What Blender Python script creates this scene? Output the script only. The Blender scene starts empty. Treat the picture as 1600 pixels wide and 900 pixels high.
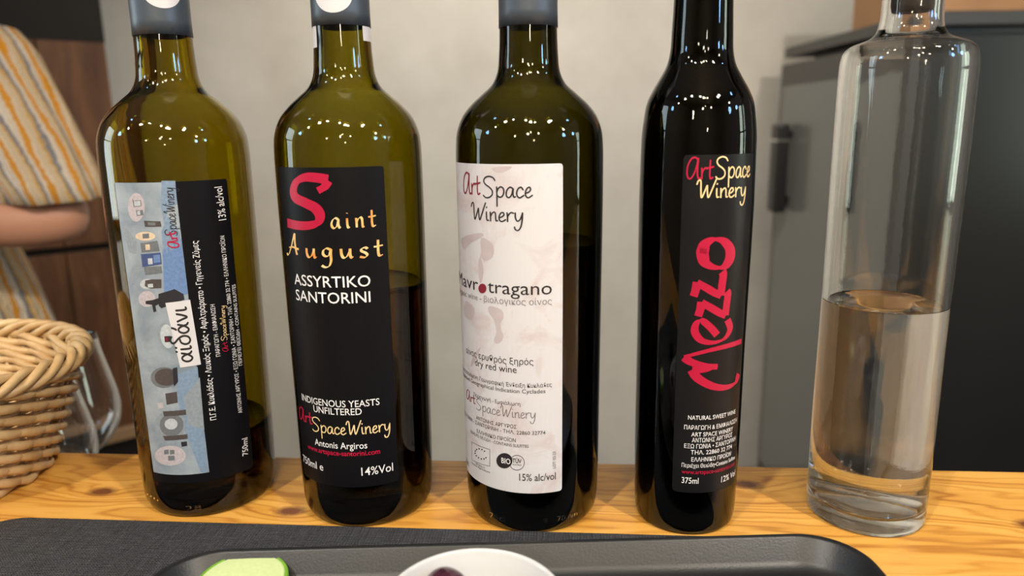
import bpy, bmesh, math, random
import numpy as np
from mathutils import Vector, Matrix
random.seed(7)
PI = math.pi
SC = bpy.context.scene
COL = SC.collection
Z0 = 1.08                                   # height of the bar top above the floor

# ------------------------------------------------------------------ camera, world, light, exposure
F, PITCH, ROLL, H = 1155.0, math.radians(12.49), math.radians(-0.84), 0.2097
FW = np.array([0, math.cos(PITCH), -math.sin(PITCH)])
_r = np.array([1.0, 0, 0]); _u = np.array([0, math.sin(PITCH), math.cos(PITCH)])
RI = math.cos(ROLL) * _r + math.sin(ROLL) * _u
UP = -math.sin(ROLL) * _r + math.cos(ROLL) * _u
EYE = np.array([0, 0, Z0 + H])
cd = bpy.data.cameras.new('camera'); cam = bpy.data.objects.new('camera', cd); COL.objects.link(cam)
cam.matrix_world = Matrix(((RI[0], UP[0], -FW[0], EYE[0]), (RI[1], UP[1], -FW[1], EYE[1]),
                           (RI[2], UP[2], -FW[2], EYE[2]), (0, 0, 0, 1)))
cd.sensor_width = 36; cd.lens = F / 1600 * 36; cd.clip_start = 0.01
cd.dof.use_dof = True; cd.dof.focus_distance = 0.385; cd.dof.aperture_fstop = 7.0
SC.camera = cam

w = bpy.data.worlds.new('world'); SC.world = w; w.use_nodes = True
w.node_tree.nodes['Background'].inputs[0].default_value = (0.8, 0.85, 1, 1)
w.node_tree.nodes['Background'].inputs[1].default_value = 0.3
vs = SC.view_settings
vs.view_transform = 'Standard'; vs.look = 'None'; vs.gamma = 1; vs.use_curve_mapping = False
vs.exposure = -0.25
cy = SC.cycles
cy.max_bounces = 20; cy.transmission_bounces = 20; cy.transparent_max_bounces = 16
cy.glossy_bounces = 8; cy.diffuse_bounces = 4
cy.sample_clamp_indirect = 4.0; cy.blur_glossy = 0.5

def lamp(name, typ, loc, target, energy, color, **kw):
    l = bpy.data.lights.new(name, typ); o = bpy.data.objects.new(name, l); COL.objects.link(o)
    o.location = loc; l.energy = energy; l.color = color
    o.rotation_euler = (Vector(target) - Vector(loc)).to_track_quat('-Z', 'Y').to_euler()
    for k, v in kw.items(): setattr(l, k, v)
    return o
KEY = (-0.62, -0.62, Z0 + 1.5)
lamp('spot_light', 'SPOT', KEY, (0.0, 0.42, Z0), 82, (1, 0.955, 0.88), spot_size=0.95, spot_blend=0.5, shadow_soft_size=0.035)
lamp('spot_light', 'SPOT', (0.9, -0.7, Z0 + 1.5), (0.2, 2.4, Z0 - .2), 200, (1, 0.92, 0.80), spot_size=1.5, spot_blend=0.9, shadow_soft_size=0.05)
lamp('spot_light', 'SPOT', (0.0, 0.95, Z0 + 1.55), (-.1, 2.6, Z0 - .1), 165, (1, 0.92, 0.80), spot_size=1.6, spot_blend=0.9, shadow_soft_size=0.05)

# ------------------------------------------------------------------ helpers
def ray(x, y): return FW + RI * (x - 800) / F + UP * (450 - y) / F
def onz(x, y, z=0.0):
    d = ray(x, y); return EYE + d * ((Z0 + z) - EYE[2]) / d[2]
def ony(x, y, Y):
    d = ray(x, y); return EYE + d * Y / d[1]
def proj(P):
    d = np.array(P) - EYE; z = d @ FW
    return 800 + F * (d @ RI) / z, 450 - F * (d @ UP) / z

def tag(o, label=None, cat=None, group=None, kind=None):
    if label: o['label'] = label
    if cat: o['category'] = cat
    if group: o['group'] = group
    if kind: o['kind'] = kind
    return o
def empty(name, loc, rz=0):
    o = bpy.data.objects.new(name, None); COL.objects.link(o)
    o.location = loc; o.rotation_euler = (0, 0, rz); o.empty_display_size = .02
    return o
def obj(name, bm, mat, parent=None, smooth=False, loc=None):
    me = bpy.data.meshes.new(name)
    if isinstance(bm, bmesh.types.BMesh):
        bm.normal_update(); bm.to_mesh(me); bm.free()
    else: me.from_pydata(bm[0], [], bm[1])
    if smooth:
        for p in me.polygons: p.use_smooth = True
    me.materials.append(mat)
    o = bpy.data.objects.new(name, me); COL.objects.link(o)
    if parent: o.parent = parent
    if loc is not None: o.location = loc
    return o
def box(bm, x0, x1, y0, y1, z0, z1, bev=0.0, seg=2):
    r = bmesh.ops.create_cube(bm, size=1.0)
    bmesh.ops.transform(bm, matrix=Matrix.Translation(((x0 + x1) / 2, (y0 + y1) / 2, (z0 + z1) / 2)) @ Matrix.Diagonal((x1 - x0, y1 - y0, z1 - z0, 1)), verts=r['verts'])
    if bev:
        es = list({e for v in r['verts'] for e in v.link_edges})
        bmesh.ops.bevel(bm, geom=es, offset=bev, segments=seg, affect='EDGES', profile=.5)
def B(*a, **k):
    bm = bmesh.new(); box(bm, *a, **k); return bm
def spline(pts, n=8, closed=False):
    P = [np.array(p, float) for p in pts]; N = len(P); out = []
    if N < 3 and not closed:
        return [P[0] + (P[-1] - P[0]) * t for t in np.linspace(0, 1, n + 1)]
    rng = range(N) if closed else range(N - 1)
    for i in rng:
        if closed: a, b, c, d = P[i - 1], P[i], P[(i + 1) % N], P[(i + 2) % N]
        else: a, b, c, d = P[max(i - 1, 0)], P[i], P[i + 1], P[min(i + 2, N - 1)]
        for k in range(n):
            t = k / n
            out.append(.5 * (2 * b + (c - a) * t + (2 * a - 5 * b + 4 * c - d) * t * t + (3 * b - a - 3 * c + d) * t ** 3))
    if not closed: out.append(P[-1])
    return out
def smooth_prof(p, n=4):
    P = [np.array(q, float) for q in p]; N = len(P)
    d = [max(np.linalg.norm(P[k + 1] - P[k]), 1e-6) for k in range(N - 1)]
    T = []
    for k in range(N):
        if k == 0: T.append((P[1] - P[0]) / d[0])
        elif k == N - 1: T.append((P[-1] - P[-2]) / d[-1])
        else: T.append(((P[k] - P[k - 1]) / d[k - 1] * d[k] + (P[k + 1] - P[k]) / d[k] * d[k - 1]) / (d[k] + d[k - 1]))
    out = []
    for k in range(N - 1):
        for j in range(n):
            t_ = j / n; h00 = 2 * t_ ** 3 - 3 * t_ ** 2 + 1; h10 = t_ ** 3 - 2 * t_ ** 2 + t_; h01 = -2 * t_ ** 3 + 3 * t_ ** 2; h11 = t_ ** 3 - t_ ** 2
            q = h00 * P[k] + h10 * d[k] * T[k] + h01 * P[k + 1] + h11 * d[k] * T[k + 1]; out.append((max(float(q[0]), 0.0), float(q[1])))
    out.append(tuple(map(float, P[-1]))); return out
def lathe(prof, seg=96, closed=False):
    """prof: (r, z) from one pole (r=0) to the other, or a closed loop"""
    V, Fc, rows = [], [], []
    for r, z in prof:
        if r < 1e-7: rows.append([len(V)]); V.append((0, 0, z))
        else:
            rows.append(list(range(len(V), len(V) + seg)))
            V += [(r * math.sin(2 * PI * k / seg), -r * math.cos(2 * PI * k / seg), z) for k in range(seg)]
    prs = list(zip(rows, rows[1:] + ([rows[0]] if closed else [])))
    if not closed: prs = prs[:len(rows) - 1]
    for a, b in prs:
        for k in range(seg):
            j = (k + 1) % seg
            if len(a) == 1 and len(b) == 1: break
            if len(a) == 1: Fc.append((a[0], b[j], b[k]))
            elif len(b) == 1: Fc.append((a[k], a[j], b[0]))
            else: Fc.append((a[k], a[j], b[j], b[k]))
    me = (V, Fc)
    bm = bmesh.new(); m = bpy.data.meshes.new('tmp'); m.from_pydata(V, [], Fc); bm.from_mesh(m); bpy.data.meshes.remove(m)
    bmesh.ops.recalc_face_normals(bm, faces=bm.faces)
    return bm
def tube(bm, pts, rad, seg=8, closed=False, squash=None):
    P = [Vector(p) for p in pts]; n = len(P); rings = []
    prev = None
    for i, p in enumerate(P):
        t = (P[(i + 1) % n] - P[i - 1]) if closed else (P[min(i + 1, n - 1)] - P[max(i - 1, 0)])
        t.normalize()
        if prev is None:
            prev = t.cross(Vector((0, 0, 1)))
            if prev.length < .01: prev = t.cross(Vector((1, 0, 0)))
        prev = (prev - t * prev.dot(t)).normalized(); b = t.cross(prev)
        r = rad[i] if hasattr(rad, '__len__') else rad
        rings.append([bm.verts.new(p + prev * (r * math.cos(2 * PI * k / seg)) + b * (r * math.sin(2 * PI * k / seg))) for k in range(seg)])
    for i in range(n if closed else n - 1):
        a, c = rings[i], rings[(i + 1) % n]
        sh = 0
        if closed and i == n - 1:
            sh = min(range(seg), key=lambda s: (a[0].co - c[s].co).length)
        for k in range(seg):
            bm.faces.new((a[k], a[(k + 1) % seg], c[(k + 1 + sh) % seg], c[(k + sh) % seg]))
    if not closed:
        bm.faces.new(rings[0][::-1]); bm.faces.new(rings[-1])
    return bm
def loft(rings, cap0=True, cap1=True, closed=True):
    V = [tuple(p) for r in rings for p in r]; n = len(rings[0]); Fc = []
    for i in range(len(rings) - 1):
        for k in range(n if closed else n - 1):
            j = (k + 1) % n
            Fc.append((i * n + k, i * n + j, (i + 1) * n + j, (i + 1) * n + k))
    if cap0: Fc.append(tuple(range(n))[::-1])
    if cap1: Fc.append(tuple((len(rings) - 1) * n + k for k in range(n)))
    return V, Fc

# ------------------------------------------------------------------ materials
class NT:
    def __init__(s, name):
        s.m = bpy.data.materials.new(name); s.m.use_nodes = True; s.t = s.m.node_tree; s.N = s.t.nodes
        s.b = s.N['Principled BSDF']; s.out = s.N['Material Output']
    def n(s, typ, **kw):
        x = s.N.new(typ)
        for k, v in kw.items():
            if k in ('operation', 'wave_type', 'bands_direction', 'blend_type', 'data_type', 'feature', 'noise_dimensions', 'rings_direction', 'attribute_name', 'interpolation_type', 'clamp'): setattr(x, k, v)
            else: s.set(x.inputs[k.replace('_', ' ')] if k.replace('_', ' ') in x.inputs else x.inputs[int(k[1:])], v)
        return x
    def set(s, i, v):
        if isinstance(v, bpy.types.NodeSocket): s.t.links.new(v, i)
        elif isinstance(v, bpy.types.Node): s.t.links.new(v.outputs[0], i)
        else:
            if isinstance(v, (tuple, list)) and i.type == 'RGBA' and len(v) == 3: v = (*v, 1)
            i.default_value = v
    def p(s, **kw):
        for k, v in kw.items(): s.set(s.b.inputs[k.replace('_', ' ')], v)
        return s
    def coords(s, scale=(1, 1, 1), loc=(0, 0, 0), rot=(0, 0, 0), kind='Object'):
        tc = s.n('ShaderNodeTexCoord'); mp = s.n('ShaderNodeMapping', Vector=tc.outputs[kind], Scale=scale, Location=loc, Rotation=rot); return mp.outputs[0]
    def ramp(s, fac, stops):
        r = s.N.new('ShaderNodeValToRGB'); s.set(r.inputs[0], fac); e = r.color_ramp.elements
        while len(e) < len(stops): e.new(.5)
        for k, (p, c) in enumerate(stops): e[k].position = p; e[k].color = (*c, 1) if len(c) == 3 else c
        return r.outputs[0]
    def mix(s, fac, a, b, mode='MIX'):
        x = s.N.new('ShaderNodeMix'); x.data_type = 'RGBA'; x.blend_type = mode
        s.set(x.inputs[0], fac); s.set(x.inputs[6], a); s.set(x.inputs[7], b); return x.outputs[2]
    def math(s, op, a, b=0.0):
        x = s.N.new('ShaderNodeMath'); x.operation = op; s.set(x.inputs[0], a); s.set(x.inputs[1], b); return x.outputs[0]
    def noise(s, vec, scale, detail=4, rough=.5, dist=0):
        return s.n('ShaderNodeTexNoise', Vector=vec, Scale=scale, Detail=detail, Roughness=rough, Distortion=dist).outputs['Fac']
    def bump(s, h, strength=.3, dist=.001):
        x = s.n('ShaderNodeBump', Height=h, Strength=strength, Distance=dist); s.set(s.b.inputs['Normal'], x); return s
def plain(name, col, rough=.5, noise=0.0, nscale=40, metallic=0, spec=.5, bump=0):
    t = NT(name); c = col
    if noise:
        f = t.noise(t.coords(), nscale, 5)
        c = t.mix(f, tuple(v * (1 - noise) for v in col), tuple(min(1, v * (1 + noise)) for v in col))
        if bump: t.bump(f, bump)
    t.p(Base_Color=c, Roughness=rough, Metallic=metallic, Specular_IOR_Level=spec); return t.m
def emit(name, col, s):
    t = NT(name); t.p(Base_Color=(0, 0, 0), Emission_Color=col, Emission_Strength=s); return t.m
def glass(name, col, density, ior=1.5, rough=0.0, bump=0.0, bscale=300):
    t = NT(name); t.p(Base_Color=(1, 1, 1), Roughness=rough, IOR=ior, Transmission_Weight=1.0)
    if density:
        v = t.n('ShaderNodeVolumeAbsorption', Color=col, Density=density); t.t.links.new(v.outputs[0], t.out.inputs['Volume'])
    if bump:
        co = t.coords()
        t.bump(t.math('ADD', t.noise(co, bscale, 2, .5), t.math('MULTIPLY', t.noise(co, bscale * 9, 2, .6), .16)), bump, .0006)
    return t.m
M = {}
t = NT('pine_wood'); co = t.coords(scale=(1, 1, 1))
low = t.noise(t.coords(scale=(1.5, 9, 9)), 3.2, 3)
warp = t.n('ShaderNodeVectorMath', operation='ADD', i0=t.coords(scale=(.35, 1, 1)), i1=(0, 0, 0)).outputs[0]
KN = [(-.126, .3775), (.1363, .4008), (.272, .352), (-.2453, .4037), (.02, .12), (-.4, .2)]
kmask = None; kring = None
_yw = math.atan2(.4134 - .4575, .3093 + .2529)
for wx, wy in KN:
    kx, ky = wx * math.cos(_yw) + wy * math.sin(_yw), -wx * math.sin(_yw) + wy * math.cos(_yw)
    sub = t.n('ShaderNodeVectorMath', operation='SUBTRACT', i0=t.n('ShaderNodeTexCoord').outputs['Object'], i1=(kx, ky, 0)).outputs[0]
    ml = t.n('ShaderNodeVectorMath', operation='MULTIPLY', i0=sub, i1=(.62, 1.0, 0)).outputs[0]
    d = t.n('ShaderNodeVectorMath', operation='LENGTH', i0=ml).outputs['Value']
    kmask = d if kmask is None else t.math('MINIMUM', kmask, d)
near = t.math('POWER', 2.718, t.math('MULTIPLY', kmask, -42.0))
wv = t.n('ShaderNodeSeparateXYZ', Vector=co)
ycoord = t.math('ADD', wv.outputs['Y'], t.math('MULTIPLY', near, .034))
ycoord = t.math('ADD', ycoord, t.math('MULTIPLY', low, .085))
band = t.math('SINE', t.math('MULTIPLY', ycoord, 760.0))
band2 = t.math('SINE', t.math('MULTIPLY', ycoord, 270.0))
fine = t.noise(t.coords(scale=(12, 260, 200)), 1.0, 4, .6)
g = t.math('ADD', t.math('MULTIPLY', t.math('POWER', t.math('ADD', t.math('MULTIPLY', band, .5), .5), 3.0), .32), t.math('MULTIPLY', t.math('ADD', t.math('MULTIPLY', band2, .5), .5), .25))
g = t.math('ADD', g, t.math('MULTIPLY', fine, .45))
wood = t.ramp(g, [(.2, (.74, .395, .085)), (.5, (.62, .295, .05)), (.85, (.40, .155, .025))])
km = t.ramp(t.math('ADD', kmask, t.math('MULTIPLY', t.noise(co, 300, 2), .002)), [(.0045, (1, 1, 1)), (.0075, (0, 0, 0))])
wood = t.mix(km, wood, (.16, .05, .015))
t.p(Base_Color=wood, Roughness=.33, Coat_Weight=.25, Coat_Roughness=.2); t.bump(g, .12, .0008); M['pine'] = t.m

t = NT('plaster'); co = t.coords()
n1 = t.noise(co, 1.7, 6, .6, .4); n2 = t.noise(co, 9, 6, .6)
c = t.ramp(t.math('ADD', t.math('MULTIPLY', n1, .7), t.math('MULTIPLY', n2, .3)), [(.3, (.36, .335, .29)), (.5, (.43, .405, .36)), (.7, (.50, .475, .43))])
t.p(Base_Color=c, Roughness=.8); t.bump(n2, .15, .01); M['plaster'] = t.m
M['plaster_plain'] = plain('plaster_plain', (.34, .31, .27), .9, .1, 3)
M['ceiling'] = plain('ceiling_paint', (.20, .17, .14), .9, .1, 2)
M['floor'] = plain('floor_tile', (.10, .09, .08), .5, .2, 6)

t = NT('dark_wood'); co = t.coords(scale=(9, 9, 1.2))
n = t.noise(co, 2.2, 6, .65, .5)
t.p(Base_Color=t.ramp(n, [(.25, (.035, .014, .006)), (.5, (.085, .036, .015)), (.75, (.15, .068, .028))]), Roughness=.55, Specular_IOR_Level=.2); t.bump(n, .2, .002); M['dark_wood'] = t.m
M['brown_black'] = plain('brown_black', (.010, .008, .0065), .6, .2, 8, spec=.12)
M['ledge'] = plain('ledge_wood', (.24, .14, .07), .5, .2, 12)
M['tan_wood'] = plain('tan_wood', (.36, .18, .07), .5, .2, 12)

M['olive_glass'] = glass('olive_glass', (.80, .745, .10), 950)
M['olive_glass_b'] = glass('olive_green_glass', (.77, .735, .12), 1050)
M['dark_glass'] = glass('dark_green_glass', (.70, .68, .15), 1500)
M['black_glass'] = glass('black_green_glass', (.55, .55, .2), 2600)
M['clear_glass'] = glass('clear_glass', (.85, .97, .93), 12, bump=.07, bscale=80)
M['thin_glass'] = glass('thin_glass', (1, 1, 1), 0)
M['white_wine'] = glass('white_wine', (.80, .66, .2), 150, 1.34)
M['red_wine'] = glass('red_wine', (.35, .03, .05), 1500, 1.34)
M['water'] = glass('water', (1, 1, 1), 0, 1.33)
M['capsule'] = plain('capsule_foil', (.052, .066, .085), .38, .08, 60, spec=.6)
M['sticker'] = plain('white_sticker', (.62, .61, .63), .45)
M['black_paper'] = plain('black_paper', (.0042, .0042, .0055), .42, .15, 90, spec=.2)
M['grey_paper'] = plain('dark_grey_paper', (.008, .008, .009), .36, .2, 90, spec=.25)
t = NT('stained_white_paper'); co = t.coords()
n = t.noise(co, 34, 5, .6, 1.2)
t.p(Base_Color=t.ramp(n, [(.52, (.61, .60, .625)), (.66, (.56, .49, .50)), (.72, (.59, .56, .575))]), Roughness=.5); M['white_paper'] = t.m
t = NT('picture_print'); co = t.coords()
n = t.noise(co, 60, 5, .6, .4); n2 = t.noise(co, 14, 2)
c = t.mix(n2, (.16, .21, .25), (.25, .30, .37)); c = t.mix(t.ramp(n, [(.35, (0, 0, 0)), (.7, (1, 1, 1))]), c, (.36, .41, .45))
t.p(Base_Color=c, Roughness=.4); M['picture'] = t.m
M['ink_white'] = plain('white_ink', (.78, .77, .78), .5)
M['ink_grey'] = plain('grey_ink', (.22, .20, .21), .5)
M['ink_black'] = plain('black_ink', (.018, .015, .017), .5)
M['ink_red'] = plain('red_ink', (.43, .004, .04), .42, .08, 150)
M['ink_wine'] = plain('wine_red_ink', (.20, .004, .02), .5)
M['stain'] = plain('stain_ink', (.50, .43, .45), .5, .15, 120)
t = NT('gold_ink'); co = t.coords()
t.p(Base_Color=t.ramp(t.noise(co, 150, 2), [(.3, (.72, .26, .06)), (.5, (.78, .50, .18)), (.68, (.80, .66, .36))]), Roughness=.4); M['gold'] = t.m
M['pale_gold'] = plain('pale_gold_ink', (.80, .60, .30), .4, .1, 200)
for k, c in dict(pic_glow=(.44, .40, .43), pic_dark=(.022, .022, .028), pic_brown=(.07, .06, .06), pic_blue=(.13, .22, .42), pic_deep=(.05, .08, .2),
                 pic_ground=(.19, .27, .38), pic_grey=(.14, .155, .17), pic_mid=(.24, .28, .32), pic_light=(.44, .48, .52), pic_warm=(.62, .50, .36)).items():
    M[k] = plain(k, c, .42, .3, 700)
M['ceramic'] = plain('white_ceramic', (.60, .60, .60), .12)
t = NT('black_melamine'); co = t.coords(); n = t.noise(co, 900, 3, .6)
t.p(Base_Color=(.0085, .009, .010), Roughness=.40); rb = t.n('ShaderNodeTexWave', wave_type='BANDS', bands_direction='X', Vector=t.coords(), Scale=2.6, Distortion=2.5, Detail=1).outputs['Fac']; t.bump(t.math('ADD', t.math('MULTIPLY', n, .15), rb), .35, .0016); M['tray'] = t.m
t = NT('woven_charcoal'); c1 = t.coords(kind='Object')
wa = t.n('ShaderNodeTexWave', wave_type='BANDS', bands_direction='X', Vector=c1, Scale=210, Distortion=1.6, Detail=2).outputs['Fac']
wb = t.n('ShaderNodeTexWave', wave_type='BANDS', bands_direction='Y', Vector=c1, Scale=240, Distortion=1.6, Detail=2).outputs['Fac']
nn = t.noise(t.coords(scale=(60, 900, 1)), 1, 3); n3 = t.noise(t.coords(scale=(700, 60, 1)), 1, 3)
hh = t.math('ADD', t.math('MULTIPLY', wa, wb), t.math('MULTIPLY', t.math('ADD', nn, n3), .8))
t.p(Base_Color=t.ramp(hh, [(.45, (.006, .0065, .008)), (1.0, (.07, .07, .078))]), Roughness=.6); t.bump(hh, 1.0, .002); M['mat'] = t.m
t = NT('cane'); co = t.coords(); n = t.noise(co, 55, 4)
t.p(Base_Color=t.ramp(n, [(.3, (.42, .25, .10)), (.55, (.57, .38, .18)), (.75, (.65, .49, .27))]), Roughness=.45); t.bump(t.noise(t.coords(scale=(300, 300, 900)), 1, 2), .15, .0005); M['cane'] = t.m
M['skin'] = plain('skin', (.50, .24, .15), .5, .12, 14)
M['hair'] = plain('dark_hair', (.03, .018, .012), .6, .3, 90)
M['trousers'] = plain('dark_trousers', (.03, .03, .045), .8, .2, 60)
M['shoe'] = plain('black_shoe', (.015, .015, .015), .5)
t = NT('striped_knit'); uv = t.n('ShaderNodeUVMap').outputs[0]
sx = t.n('ShaderNodeSeparateXYZ', Vector=uv)
nz = t.noise(t.n('ShaderNodeMapping', Vector=uv, Scale=(1, 22, 1)).outputs[0], 2.2, 3, .6); nz2 = t.noise(t.n('ShaderNodeMapping', Vector=uv, Scale=(1, 3, 1)).outputs[0], 1.0, 2)
u = t.math('ADD', sx.outputs[0], t.math('MULTIPLY', t.math('SUBTRACT', nz, .5), .30)); u = t.math('ADD', u, t.math('MULTIPLY', t.math('SUBTRACT', nz2, .5), .7))
fr = t.math('FRACT', u)
stripe = t.ramp(fr, [(.0, (.52, .38, .22)), (.14, (.62, .50, .36)), (.22, (.56, .22, .006)), (.36, (.60, .25, .008)), (.42, (.58, .46, .34)), (.58, (.64, .55, .44)), (.66, (.16, .16, .18)), (.74, (.22, .21, .22)), (.82, (.55, .30, .05)), (.92, (.56, .43, .28))])
t.p(Base_Color=stripe, Roughness=.9); t.bump(t.math('ADD', t.math('SINE', t.math('MULTIPLY', u, 44)), nz), .5, .006); M['knit'] = t.m
M['fridge_black'] = plain('black_enamel', (.014, .0135, .013), .28, .25, 3)
M['fridge_frame'] = plain('dark_grey_frame', (.045, .043, .040), .4)
M['fridge_panel'] = plain('grey_tinted_panel', (.15, .155, .145), .16, .06, 3)
M['black_plastic'] = plain('black_plastic', (.006, .006, .007), .35)
M['chrome'] = plain('chrome', (.7, .7, .7), .2, metallic=1)
t = NT('cucumber_flesh'); co = t.coords(); n = t.noise(co, 500, 3)
t.p(Base_Color=t.mix(n, (.50, .62, .26), (.66, .74, .40)), Roughness=.3, Subsurface_Weight=.1, Subsurface_Radius=(.004, .004, .002)); M['cuc'] = t.m
M['cuc_skin'] = plain('cucumber_skin', (.16, .36, .03), .35, .4, 200)
M['olive'] = plain('olive_skin', (.05, .012, .025), .18, .4, 120)
M['cork'] = plain('cork', (.07, .055, .045), .7, .4, 200)
M['metal_white'] = plain('painted_metal', (.05, .05, .05), .5)
M['droplet'] = glass('droplet', (1, 1, 1), 0, 1.33)

# ------------------------------------------------------------------ room
def struct(name, bm, mat): return tag(obj(name, bm, mat), kind='structure')
XL, XR, YB, YF, HC = -2.5, 2.6, 2.6, -3.6, 2.95
struct('floor', B(XL - .1, XR + .1, YF - .1, YB + .1, -.1, 0), M['floor'])
struct('ceiling', B(XL - .1, XR + .1, YF - .1, YB + .1, HC, HC + .1), M['ceiling'])
struct('wall_back', B(XL - .1, XR + .1, YB, YB + .1, 0, HC), M['plaster'])
struct('wall_front', B(XL - .1, XR + .1, YF - .1, YF, 0, HC), M['plaster_plain'])
def side_wall(name, x0, x1, wy0, wy1, wz0, wz1):
    bm = bmesh.new()
    box(bm, x0, x1, YF, wy0, 0, HC); box(bm, x0, x1, wy1, YB, 0, HC); box(bm, x0, x1, wy0, wy1, 0, wz0); box(bm, x0, x1, wy0, wy1, wz1, HC)
    struct(name, bm, M['plaster_plain'])
WL = (0.0, 0.85, 0.95, 2.35); WR = (-.35, .25, .95, 2.1)
side_wall('wall_left', XL - .1, XL, *WL); side_wall('wall_right', XR, XR + .1, *WR)
def added_window(name, xw, s, y0, y1, z0, z1, col, strength):  # unseen side windows, added to give the bottles their bright edge streaks
    bm = bmesh.new(); d = .05
    for a in ((y0, y0 + .05, z0, z1), (y1 - .05, y1, z0, z1), (y0 + .05, y1 - .05, z0, z0 + .05), (y0 + .05, y1 - .05, z1 - .05, z1)):
        box(bm, xw - .04, xw + .04, a[0], a[1], a[2], a[3])
    box(bm, xw - .03, xw + .03, y0 + .05, y1 - .05, (z0 + z1) / 2 - .02, (z0 + z1) / 2 + .02)
    o = struct(name, bm, M['metal_white'])
    obj('pane', B(xw + s * .005, xw + s * .015, y0 + .05, y1 - .05, z0 + .05, z1 - .05), emit(name + '_added_glow', col, strength), o)  # pane glows by itself, an added light source
added_window('added_window_1', XL - .05, -1, *WL, (.78, .95, 1), 7.0)
added_window('added_window_2', XR + .05, 1, *WR, (.86, 1, .82), 8.0)

def pendant(x, y, z, col, st, label, r=.055):  # unseen bulbs, added to put lamp highlights on the bottle glass
    o = empty('added_pendant_lamp', (x, y, z)); tag(o, label, 'pendant lamp', 'pendant bulbs added for the bottle reflections')
    obj('bulb', lathe(smooth_prof([(0, -r), (r * .7, -r * .72), (r, 0), (r * .75, r * .7), (r * .4, r * 1.2)], 3) + [(0, r * 1.2)], 20), emit('bulb_glow', col, st), o, True)
    obj('socket', lathe([(0, r * 1.2), (r * .5, r * 1.2), (r * .5, r * 2.4), (0, r * 2.4)], 16), M['metal_white'], o)
    obj('cord', B(-.003, .003, -.003, .003, r * 2.4, HC - z), M['metal_white'], o)
for x, y, z in ((-.75, -.35, 2.2), (-.15, -.75, 2.5), (.04, -.55, 2.15), (.22, -.9, 2.45), (.7, -.6, 2.3), (.5, -1.7, 2.1), (-.85, -1.6, 1.9), (.05, -2.3, 2.5), (1.3, -.5, 2.0), (-1.5, -.5, 2.3), (-.1, -1.4, 1.95), (.3, -2.6, 1.8)):
    pendant(x, y, z, (1, .84, .6), 90, 'bare warm pendant bulb on a thin black cord, added for reflections')
for x, y, z, r in ((-1.5, -.15, 1.85, .075), (1.25, -.55, 1.7, .08), (1.6, -.2, 1.75, .07), (1.5, -.1, 2.45, .06), (-1.2, .0, 2.5, .05)):
    pendant(x, y, z, (.25, .5, 1), 45, 'large blue pendant globe on a thin black cord, added for blue reflections', r)  # blue globes added only to make the bluish glints on the shoulders
# track head that carries the key light
o = empty('track_spotlight', KEY); tag(o, 'black track spotlight hanging over the bar on a thin rod', 'spotlight')
hd = obj('lamp_head', lathe([(0, .16), (.05, .16), (.055, .03), (.05, .03), (.046, .14), (0, .14)], 24), M['metal_white'], o)
hd.rotation_euler = (Vector(KEY) - Vector((0, .42, Z0))).to_track_quat('Z', 'Y').to_euler()
obj('rod', B(-.006, .006, -.006, .006, .14, HC - KEY[2]), M['metal_white'], o)

# ------------------------------------------------------------------ bar
YAW = math.atan2(.4134 - .4575, .3093 + .2529)
bar = empty('bar_counter', (0, 0, 0)); tag(bar, 'long honey coloured pine bar counter carrying the bottles', 'bar counter')
ca, sa = math.cos(YAW), math.sin(YAW)
by = (.4575 * ca + .2529 * sa)                # back edge in the bar's own frame
top = obj('counter_top', B(-1.35, 1.6, by - .50, by, Z0 - .04, Z0, bev=.003), M['pine'], bar); top.rotation_euler.z = YAW
fp = obj('front_panel', B(-1.33, 1.58, by - .44, by - .40, 0, Z0 - .04), M['dark_wood'], bar); fp.rotation_euler.z = YAW
wc = empty('work_counter', (0, 0, 0)); tag(wc, 'low dark wooden work counter behind the bar holding the wine glasses', 'counter')
for nm, bm in (('counter_top', B(-1.0, 1.0, by + .012, by + .27, Z0 - .195, Z0 - .165)), ('counter_base', B(-.98, .98, by + .03, by + .21, 0, Z0 - .195))):
    q = obj(nm, bm, M['dark_wood'], wc); q.rotation_euler.z = YAW

# ------------------------------------------------------------------ bottles
POS = [(-.1801, .4055), (-.084, .3926), (.0099, .3843), (.0929, .372), (.1916, .3698)]
BORD = [(.0310, 0), (.0335, .001), (.0353, .004), (.0361, .0085), (.0366, .02), (.0370, .06), (.0375, .125), (.0377, .188), (.0376, .1965), (.0367, .2063), (.0338, .2138),
        (.0291, .2197), (.0231, .2251), (.0183, .2295), (.0159, .2345), (.0148, .243), (.0143, .256), (.0142, .285)]
SLIM = [(.0235, 0), (.0255, .001), (.0264, .004), (.0268, .0085), (.0271, .02), (.0275, .1), (.0278, .194), (.0275, .204), (.0268, .2105), (.0254, .2188), (.0227, .2249), (.0192, .2309), (.0163, .2364),
        (.0149, .2425), (.0144, .2516), (.0138, .266), (.0136, .30)]
CLEAR = [(.0278, 0), (.0291, .001), (.0296, .0035), (.0297, .008), (.0298, .118), (.0302, .2253), (.0301, .233), (.0297, .2378), (.0287, .2412), (.0262, .2437), (.0215, .2456), (.0168, .2478), (.0148, .2502), (.0139, .2535), (.0133, .264), (.0132, .284)]
def radius(prof, z):
    zs = [q[1] for q in prof]; rs = [q[0] for q in prof]; return float(np.interp(z, zs, rs))
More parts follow.
